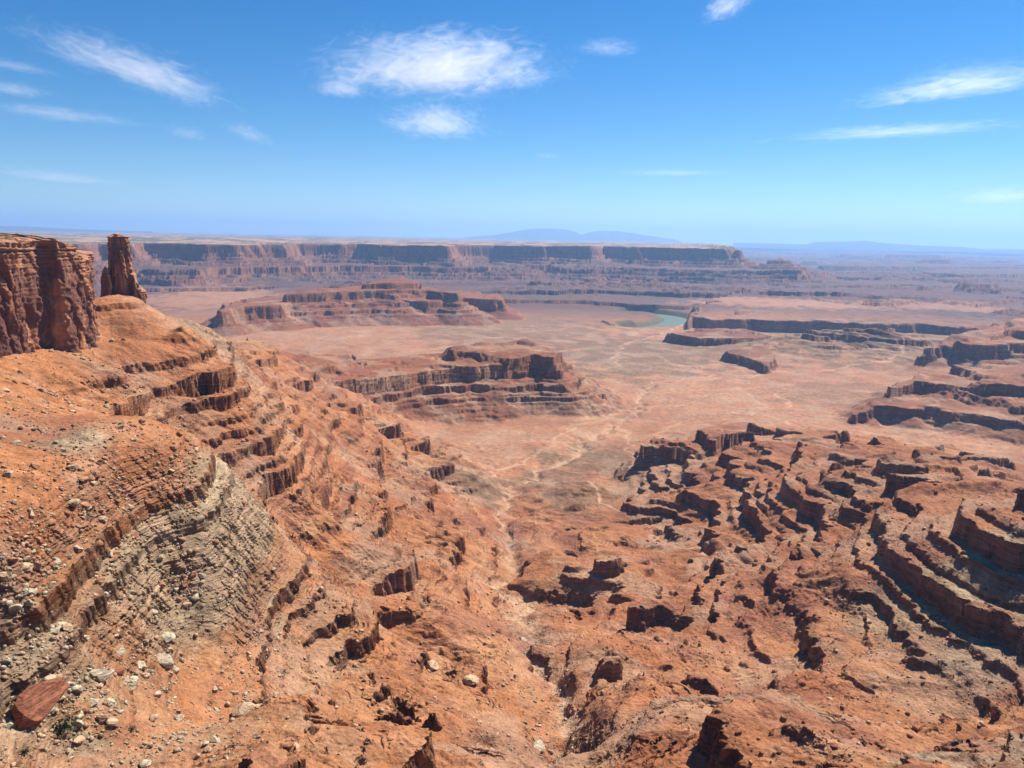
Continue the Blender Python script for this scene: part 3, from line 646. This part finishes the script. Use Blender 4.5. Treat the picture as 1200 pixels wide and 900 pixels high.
def boulder_mesh(k, tint):
    if (k, tint) not in bmes:
        v, f = BASE[k]; rg = np.random.RandomState(k)
        me = bpy.data.meshes.new('boulder'); me.from_pydata(v.tolist(), [], f.tolist()); me.update()
        a = me.color_attributes.new('Col', 'FLOAT_COLOR', 'POINT')
        cc = TINT[tint]*(0.85+.3*np.clip(noise2(v[:, 0]*2+k, v[:, 2]*3)+.5, 0, 1))[:, None]
        a.data.foreach_set('color', np.c_[cc, np.ones(len(v))].astype(np.float32).ravel()); me.materials.append(MG)
        bmes[(k, tint)] = me
    return bmes[(k, tint)]
def hgt(P_): return height(P_[:, 0].copy(), P_[:, 1].copy())
def put_boulder(x, y, z, s, k, tint, rot, label, group=None):
    o = bpy.data.objects.new('boulder', boulder_mesh(k, tint)); S.collection.objects.link(o)
    o.location = (x, y, z+s*.15); o.scale = (s, s, s); o.rotation_euler = rot
    o['label'] = label; o['category'] = 'boulder'
    if group: o['group'] = group
    return o
same = {}
ORD = 'first second third fourth fifth sixth seventh eighth ninth tenth eleventh twelfth thirteenth fourteenth fifteenth sixteenth seventeenth eighteenth nineteenth twentieth'.split()
BIG = [ # px, py, half size px, tint, squash, label
 (47,828,30,'red','slab','big tilted red rock slab at the lower left corner, larger than any stone near it'),
 (118,796,13,'pale','','pale boulder in the rubble just above the big red slab'),
 (138,782,8,'red','','small red boulder up slope of the pale boulder by the big red slab'),
 (152,800,10,'pale','','pale boulder right of the rubble above the big red slab'),
 (195,744,13,'pale','slab','long pale slab lying on the lower left slope, the upper of two'),
 (191,768,14,'pale','slab','wide pale slab lying on the lower left slope, the lower of two'),
 (284,842,16,'tan','','large tan boulder perched on the dark stepped ledge at the lower left'),
 (304,846,8,'tan','','smaller tan boulder against the right side of the one perched on the dark ledge'),
 (84,582,9,'tan','','flat tan boulder alone near the top of the orange slope'),
 (30,655,8,'tan','','upright tan boulder at the left edge of the orange slope'),
 (91,642,6,'tan','','tan boulder in the middle of the orange slope'),
 (1144,827,12,'orange','','orange boulder topmost of the pile at the lower right'),
 (1164,844,13,'orange','','large orange boulder at the right of the lower right pile'),
 (1142,850,10,'orange','','orange boulder at the lower left of the lower right pile'),
 (1112,828,8,'red','','dark red boulder left of the orange pile at the lower right'),
 (629,884,9,'pale','','pale boulder in the bottom of the wash at the lower edge of the view'),
 (553,826,9,'tan','','tan boulder beside the rounded knob left of the wash'),
 (507,805,8,'tan','','tan boulder on the stony slope, further left than the one by the knob'),
 (300,840,6,'tan','','small tan boulder between the two on the dark ledge'),
 (612,742,6,'pale','','pale boulder among the cobbles of the wash above its bend'),
]
rgb = np.random.RandomState(77)
PB = np.array([Wg(b[0], b[1]) for b in BIG]); zb_ = hgt(PB)
for i, (b, p, z) in enumerate(zip(BIG, PB, zb_)):
    s = b[2]/F*math.sqrt(p[0]**2+p[1]**2+(CZ-z)**2)
    put_boulder(p[0], p[1], z, s, i % 7, b[3], (rgb.uniform(-.3, .3), rgb.uniform(-.3, .3), rgb.uniform(0, 6)), b[5])
ZONES = [ # px range, py range, count, size range m, tints, label, group
 (0, 230, 455, 700, 4200, (.5, 3.4), ('tan', 'orange'), 'tan boulder half buried in the orange slope under the left cliff', 'boulders on the orange slope'),
 (0, 330, 650, 900, 3800, (.5, 3.2), ('pale', 'tan'), 'pale boulder among the rubble below the grey green band at the lower left', 'boulders on the lower left rubble'),
 (560, 680, 690, 900, 2400, (.4, 2.4), ('pale', 'tan'), 'pale rounded boulder in the cobbles along the central wash', 'boulders along the wash'),
 (330, 560, 620, 900, 2400, (.4, 2.4), ('tan', 'orange'), 'tan boulder on the broken slope left of the central wash', 'boulders left of the wash'),
 (690, 1000, 690, 900, 2400, (.4, 2.6), ('orange', 'red'), 'red boulder among the broken ledges right of the central wash', 'boulders right of the wash'),
 (960, 1200, 640, 900, 3200, (.4, 3.0), ('red', 'tan'), 'dull red boulder on the grey green slope under the ledges at the right', 'boulders on the right slope'),
 (200, 520, 480, 640, 1200, (.6, 3.0), ('orange', 'tan'), None, None),
 (740, 1200, 500, 660, 1500, (.6, 3.4), ('red', 'orange'), None, None),
 (0, 170, 395, 470, 700, (.6, 4.0), ('tan', 'orange'), None, None),
]
WHERE = {0: ((370, 1.4), -.6, 'orange slope'), 1: ((300, 1.25), -.55, 'lower left rubble'), 2: ((440, 1.3), .03, 'central wash'),
 3: ((430, 1.3), -.17, 'slope left of the wash'), 4: ((430, 1.3), .28, 'slope right of the wash'), 5: ((420, 1.3), .56, 'grey green right slope')}
LG = np.exp(np.linspace(math.log(150), math.log(2600), 260))
VV, FF, CC = [], [], []; off = 0; cand = []
for zi_, (x0, x1, y0, y1, cnt, (s0, s1), tints, lab, grp) in enumerate(ZONES):
    pxs = rgb.uniform(x0, x1, cnt); pys = rgb.uniform(y0, y1, cnt)
    vs = (M3n @ np.stack([(pxs-600)/F, (450-pys)/F, -np.ones(cnt)])).T
    hh_ = np.hypot(vs[:, 0], vs[:, 1]); ts = LG[None]/hh_[:, None]
    g_ = base(ts*vs[:, :1], ts*vs[:, 1:2]); hit = np.argmax(CZ+ts*vs[:, 2:3] < g_, axis=1)
    t = ts[np.arange(cnt), hit]*rgb.uniform(.98, 1.02, cnt); Pq = np.stack([vs[:, 0]*t, vs[:, 1]*t], 1)
    cl = noise2(Pq[:, 0]/28, Pq[:, 1]/28, 5)+.5*noise2(Pq[:, 0]/9, Pq[:, 1]/9, 6)      # stones lie in trains
    kp = cl > rgb.uniform(-.5, .35, cnt); Pq = Pq[kp]
    z = hgt(Pq); size = s0*(rgb.uniform(0.0005, 1, len(Pq))**(-1/2.1)); size = np.clip(size, s0, s1)*.8
    for p, zz_, s in zip(Pq, z, size):
        cand.append((s/math.sqrt(p[0]**2+p[1]**2+(CZ-zz_)**2), p[0], p[1], zz_, s, tints[rgb.randint(len(tints))], zi_))
cand.sort(key=lambda c: -c[0]); single = 0
for c in cand:
    _, x_, y_, z_, s, tint, zi_ = c
    rot = (rgb.uniform(-.5, .5), rgb.uniform(-.5, .5), rgb.uniform(0, 6.28))
    if single < 180 and ZONES[zi_][7]:
        (rd, rf), sa, wn = WHERE[zi_]; dn = 'near' if y_ < rd else 'middle' if y_ < rd*rf else 'far'
        lab_ = f"{'large' if s > 2.0 else 'middling' if s > 1.2 else 'small'} {'dull red' if tint == 'red' else tint} boulder, {dn} {'left' if x_/y_ < sa else 'right'} part of the {wn}"
        ob_ = put_boulder(x_, y_, z_, s, rgb.randint(7), tint, rot, lab_, ZONES[zi_][8]); single += 1; same.setdefault(lab_, []).append((x_/y_, ob_))
    else:
        v, f = SMALL[rgb.randint(6)]
        q = (v*s)@rotm(rot[2], rot[0], rot[1]).T+np.array([x_, y_, z_+s*.15])
        VV.append(q); FF.append(f+off); off += len(q); CC.append(np.tile(TINT[tint]*rgb.uniform(.75, 1.15), (len(q), 1)))
for lab_, mem in same.items():
    mem.sort(key=lambda q: q[0])
    if len(mem) > 1:
        for i, (_, ob_) in enumerate(mem):
            ob_['label'] = f"{lab_.replace(' part', '')}, {ORD[i]} from left" if i < 20 else lab_
mesh_np('loose_stones', np.concatenate(VV), np.concatenate(FF), np.concatenate(CC), MG, kind='stuff', label='loose stones scattered over the slopes and along the wash')
# scrub
mb_ = bpy.data.materials.new('leaves'); mb_.use_nodes = True; mb_.node_tree.nodes['Principled BSDF'].inputs['Base Color'].default_value = (.075, .085, .035, 1); mb_.node_tree.nodes['Principled BSDF'].inputs['Roughness'].default_value = .8
def clump(n_, seed):
    rg = np.random.RandomState(seed); V_, F_ = [], []
    for i in range(n_):
        a = rg.uniform(0, 6.28); e = rg.uniform(.1, 1.4); r_ = rg.uniform(.35, 1); c = np.array([math.cos(a)*math.cos(e), math.sin(a)*math.cos(e), math.sin(e)*.8])*r_
        u_ = rg.normal(size=3); u_ /= np.linalg.norm(u_); w_ = np.cross(u_, rg.normal(size=3)); w_ /= np.linalg.norm(w_); q = rg.uniform(.12, .22)
        k_ = len(V_); V_ += [c-u_*q, c+w_*q*.5, c+u_*q, c-w_*q*.5]; F_.append([k_, k_+1, k_+2, k_+3])
    return np.array(V_), np.array(F_)
cm = []
for k in range(3):
    v, f = clump(160, k+3); me = bpy.data.meshes.new('shrub'); me.from_pydata(v.tolist(), [], f.tolist()); me.materials.append(mb_); cm.append(me)
SH = [(75,857,15,'dusty green shrub between the rocks below the big red slab'),(155,862,5,'small dark shrub right of the dusty green shrub at the lower left'),
      (30,884,6,'dark shrub at the lower left corner below the dusty green one'),(62,659,4,'dark shrub among the tan boulders of the orange slope'),(1010,868,5,'dark shrub on the crest of the near red hump at the lower right'),
      (1128,884,5,'grey green shrub on the pale bench at the lower right'),(1178,878,5,'grey green shrub on the pale bench at the lower right corner'),(22,280,5,'dark green bush on top of the left cliff')]
PS = np.array([Wg(s_[0], s_[1]) for s_ in SH]); zs_ = hgt(PS)
for i, (s_, p, z) in enumerate(zip(SH, PS, zs_)):
    if s_[1] < 300: continue
    o = bpy.data.objects.new('shrub', cm[i % 3]); S.collection.objects.link(o); sc_ = s_[2]/F*math.sqrt(p[0]**2+p[1]**2+(CZ-z)**2)
    o.location = (p[0], p[1], z-.1); o.scale = (sc_,)*3; o.rotation_euler = (0, 0, i); o['label'] = s_[3]; o['category'] = 'shrub'; o['group'] = 'desert shrubs'
v0, f0 = clump(14, 50); nS = 7000
pxs = rgb.uniform(0, 1200, nS); pys = rgb.uniform(470, 900, nS)
vs = (M3n @ np.stack([(pxs-600)/F, (450-pys)/F, -np.ones(nS)])).T; hh_ = np.hypot(vs[:, 0], vs[:, 1]); ts = LG[None]/hh_[:, None]
hit = np.argmax(CZ+ts*vs[:, 2:3] < base(ts*vs[:, :1], ts*vs[:, 1:2]), axis=1); t = ts[np.arange(nS), hit]; Pq = np.stack([vs[:, 0]*t, vs[:, 1]*t], 1)
kp = noise2(Pq[:, 0]/60, Pq[:, 1]/60, 8) > rgb.uniform(-.4, .5, nS); Pq = Pq[kp]; zq = hgt(Pq); VV, FF = [], []
for i, (p, z) in enumerate(zip(Pq, zq)):
    VV.append(v0*rgb.uniform(.5, 1.3)+np.array([p[0], p[1], z])); FF.append(f0+len(v0)*i)
mesh_np('scrub', np.concatenate(VV), np.concatenate(FF), None, mb_, kind='stuff', label='sparse low desert scrub dotted over the slopes')
# ------------------------------------------------------------------ clouds, high above the haze
def cloud_mat(name, seed, dens, thr, stretch, shear):
    m = bpy.data.materials.new(name); m.use_nodes = True; t = m.node_tree; t.nodes.clear(); L = t.links.new
    tc = t.nodes.new('ShaderNodeTexCoord')
    # fibres: noise squeezed along the wind, drawn over a soft lens
    sp = t.nodes.new('ShaderNodeSeparateXYZ'); L(tc.outputs['Object'], sp.inputs[0])
    ad = t.nodes.new('ShaderNodeMath'); ad.operation = 'MULTIPLY_ADD'; L(sp.outputs['X'], ad.inputs[0]); ad.inputs[1].default_value = shear; L(sp.outputs['Z'], ad.inputs[2])
    cb = t.nodes.new('ShaderNodeCombineXYZ'); L(sp.outputs['X'], cb.inputs[0]); L(sp.outputs['Y'], cb.inputs[1]); L(ad.outputs[0], cb.inputs[2])
    mp = t.nodes.new('ShaderNodeMapping'); mp.inputs['Scale'].default_value = tuple(q*2.5 for q in stretch); mp.inputs['Location'].default_value = (seed*3.1, seed*1.7, seed)
    L(cb.outputs[0], mp.inputs[0])
    n1 = t.nodes.new('ShaderNodeTexNoise'); n1.inputs['Scale'].default_value = 1.0; n1.inputs['Detail'].default_value = 9; n1.inputs['Roughness'].default_value = .72; n1.inputs['Distortion'].default_value = 1.6
    L(mp.outputs[0], n1.inputs['Vector'])
    ln = t.nodes.new('ShaderNodeVectorMath'); ln.operation = 'LENGTH'
    # flatter underside than top
    dn = t.nodes.new('ShaderNodeMath'); dn.operation = 'MULTIPLY'; L(sp.outputs['Z'], dn.inputs[0])
    lt = t.nodes.new('ShaderNodeMath'); lt.operation = 'LESS_THAN'; L(sp.outputs['Z'], lt.inputs[0]); lt.inputs[1].default_value = 0
    k = t.nodes.new('ShaderNodeMath'); k.operation = 'MULTIPLY_ADD'; L(lt.outputs[0], k.inputs[0]); k.inputs[1].default_value = .7; k.inputs[2].default_value = 1.0; L(k.outputs[0], dn.inputs[1])
    c2 = t.nodes.new('ShaderNodeCombineXYZ'); L(sp.outputs['X'], c2.inputs[0]); L(sp.outputs['Y'], c2.inputs[1]); L(dn.outputs[0], c2.inputs[2])
    L(c2.outputs[0], ln.inputs[0])
    a = t.nodes.new('ShaderNodeMath'); a.operation = 'MULTIPLY_ADD'; L(ln.outputs['Value'], a.inputs[0]); a.inputs[1].default_value = -.38; L(n1.outputs[0], a.inputs[2])
    mr = t.nodes.new('ShaderNodeMapRange'); mr.inputs[1].default_value = thr+.16; mr.inputs[2].default_value = thr+.42; mr.inputs[3].default_value = 0; mr.inputs[4].default_value = dens
    L(a.outputs[0], mr.inputs[0])
    v = t.nodes.new('ShaderNodeVolumePrincipled'); v.inputs['Color'].default_value = (1, 1, 1, 1); v.inputs['Anisotropy'].default_value = .35
    L(mr.outputs[0], v.inputs['Density'])
    o = t.nodes.new('ShaderNodeOutputMaterial'); L(v.outputs[0], o.inputs['Volume'])
    m.cycles.volume_step_rate = .4; m.cycles.homogeneous_volume = False
    return m
CLOUDS = [ # px, py, half width px, half height px, distance m, tilt deg, density, threshold, stretch, shear, label
 (513, 84, 140, 42, 24000, 2, 5.0e-3, .10, (2.2,1.5,1.6), -.25, 'largest white feathery cloud above the middle of the far plateau'),
 (400, 106, 34, 14, 24500, 0, 3.5e-3, .12, (1.6,1.5,1.3), 0, 'small white puff at the lower left end of the largest cloud'),
 (512, 147, 72, 27, 30000, 0, 2.6e-3, .13, (1.8,1.5,1.4), .4, 'white wispy cloud just below the largest cloud'),
 (158, 84, 112, 26, 26000, -15, 2.6e-3, .13, (1.9,1.5,1.2), 0, 'long white cloud slanting down to the right at the upper left'),
 (15, 78, 48, 7, 26000, -4, 1.2e-3, .14, (1.3,1.5,.9), 0, 'thin streak of cloud at the left edge, the upper of two'),
 (12, 105, 46, 9, 27000, -3, 1.4e-3, .13, (1.3,1.5,.9), 0, 'thin streak of cloud at the left edge, the lower of two'),
 (72, 135, 85, 9, 30000, -2, 1.7e-3, .13, (1.6,1.5,.9), 0, 'long thin white streak over the left cliff and tower'),
 (220, 157, 28, 11, 33000, -8, .8e-3, .14, (1.3,1.5,1.0), 0, 'faint small wisp to the right of the long left streak'),
 (290, 157, 34, 13, 33000, -18, 1.0e-3, .14, (1.3,1.5,1.0), .3, 'faint small wisp slanting down below and left of the largest cloud'),
 (70, 209, 72, 9, 38000, -3, 1.1e-3, .13, (1.6,1.5,.9), 0, 'pale flat streak low over the left end of the far plateau'),
 (1120, 105, 110, 14, 28000, 4, 2.0e-3, .12, (1.9,1.5,1.1), 0, 'bright white streak rising to the right edge'),
 (1140, 88, 75, 16, 29000, 2, .6e-3, .15, (1.9,1.5,1.3), 0, 'faint veil just above the bright streak at the right edge'),
 (1050, 155, 125, 7, 33000, 1.5, 1.6e-3, .12, (1.9,1.5,.8), 0, 'long thin white streak below the bright streak on the right'),
 (852, 10, 34, 17, 22000, 22, 1.3e-3, .13, (1.5,1.5,1.2), 0, 'small white wisp cut by the top edge of the view'),
 (712, 57, 48, 14, 25000, -2, .8e-3, .14, (1.5,1.5,1.1), 0, 'faint grey white wisp right of the largest cloud'),
 (1178, 231, 62, 12, 42000, 1, 1.2e-3, .12, (1.5,1.5,.9), 0, 'low pale flat cloud at the right edge near the horizon'),
 (785, 203, 75, 5, 40000, 0, .6e-3, .12, (1.9,1.5,.7), 0, 'very faint thin streak low over the right part of the far plateau'),
 (642, 183, 20, 5, 36000, 1, 1.0e-3, .12, (1.3,1.5,.9), 0, 'tiny white streak high above the distant blue mountains'),
]
for i, (cx, cy, hw, hh_, dist, tilt, dens, thr, stc, shear, lab) in enumerate(CLOUDS):
    v = ray(cx, cy); h = math.hypot(v[0], v[1]); d = dist/h
    bpy.ops.mesh.primitive_ico_sphere_add(subdivisions=4, radius=1.0)
    o = bpy.context.object; o.name = 'cloud'; o.data.name = 'cloud'
    o.location = (v[0]*d, v[1]*d, CZ+v[2]*d)
    sc_ = dist/F*1.05
    o.scale = (hw*sc_*1.25, max(hw*.55, hh_*2)*sc_, hh_*sc_*1.35)
    o.rotation_euler = (0, R(-tilt), -math.atan2(v[0], v[1]))
    o.data.materials.append(cloud_mat('cloud_vapour', i+1, dens*24000/dist*(.18 if i == 0 else .4 if dens > 1.5e-3 else .8), thr, stc, shear))
    o['label'] = lab; o['category'] = 'cloud'; o['group'] = 'clouds in the sky'
# ------------------------------------------------------------------ haze
bpy.ops.mesh.primitive_cube_add(size=1)
hz = bpy.context.object; hz.name = 'haze'; hz['kind'] = 'stuff'
ztop = 1500.0; zbot = min(float(P3[..., 2].min()), -260)-20
hz.location = (0, 31000, (ztop+zbot)/2); hz.scale = (150000, 74000, ztop-zbot)
hm = bpy.data.materials.new('haze'); hm.use_nodes = True; t = hm.node_tree; t.nodes.clear()
pv_ = t.nodes.new('ShaderNodeVolumePrincipled'); ou = t.nodes.new('ShaderNodeOutputMaterial')
pv_.inputs['Color'].default_value = (.33,.59,1.0,1); pv_.inputs['Density'].default_value = 3.3e-5; pv_.inputs['Anisotropy'].default_value = 0.3
t.links.new(pv_.outputs[0], ou.inputs['Volume']); hz.data.materials.append(hm)
print('done', time.time()-T0)
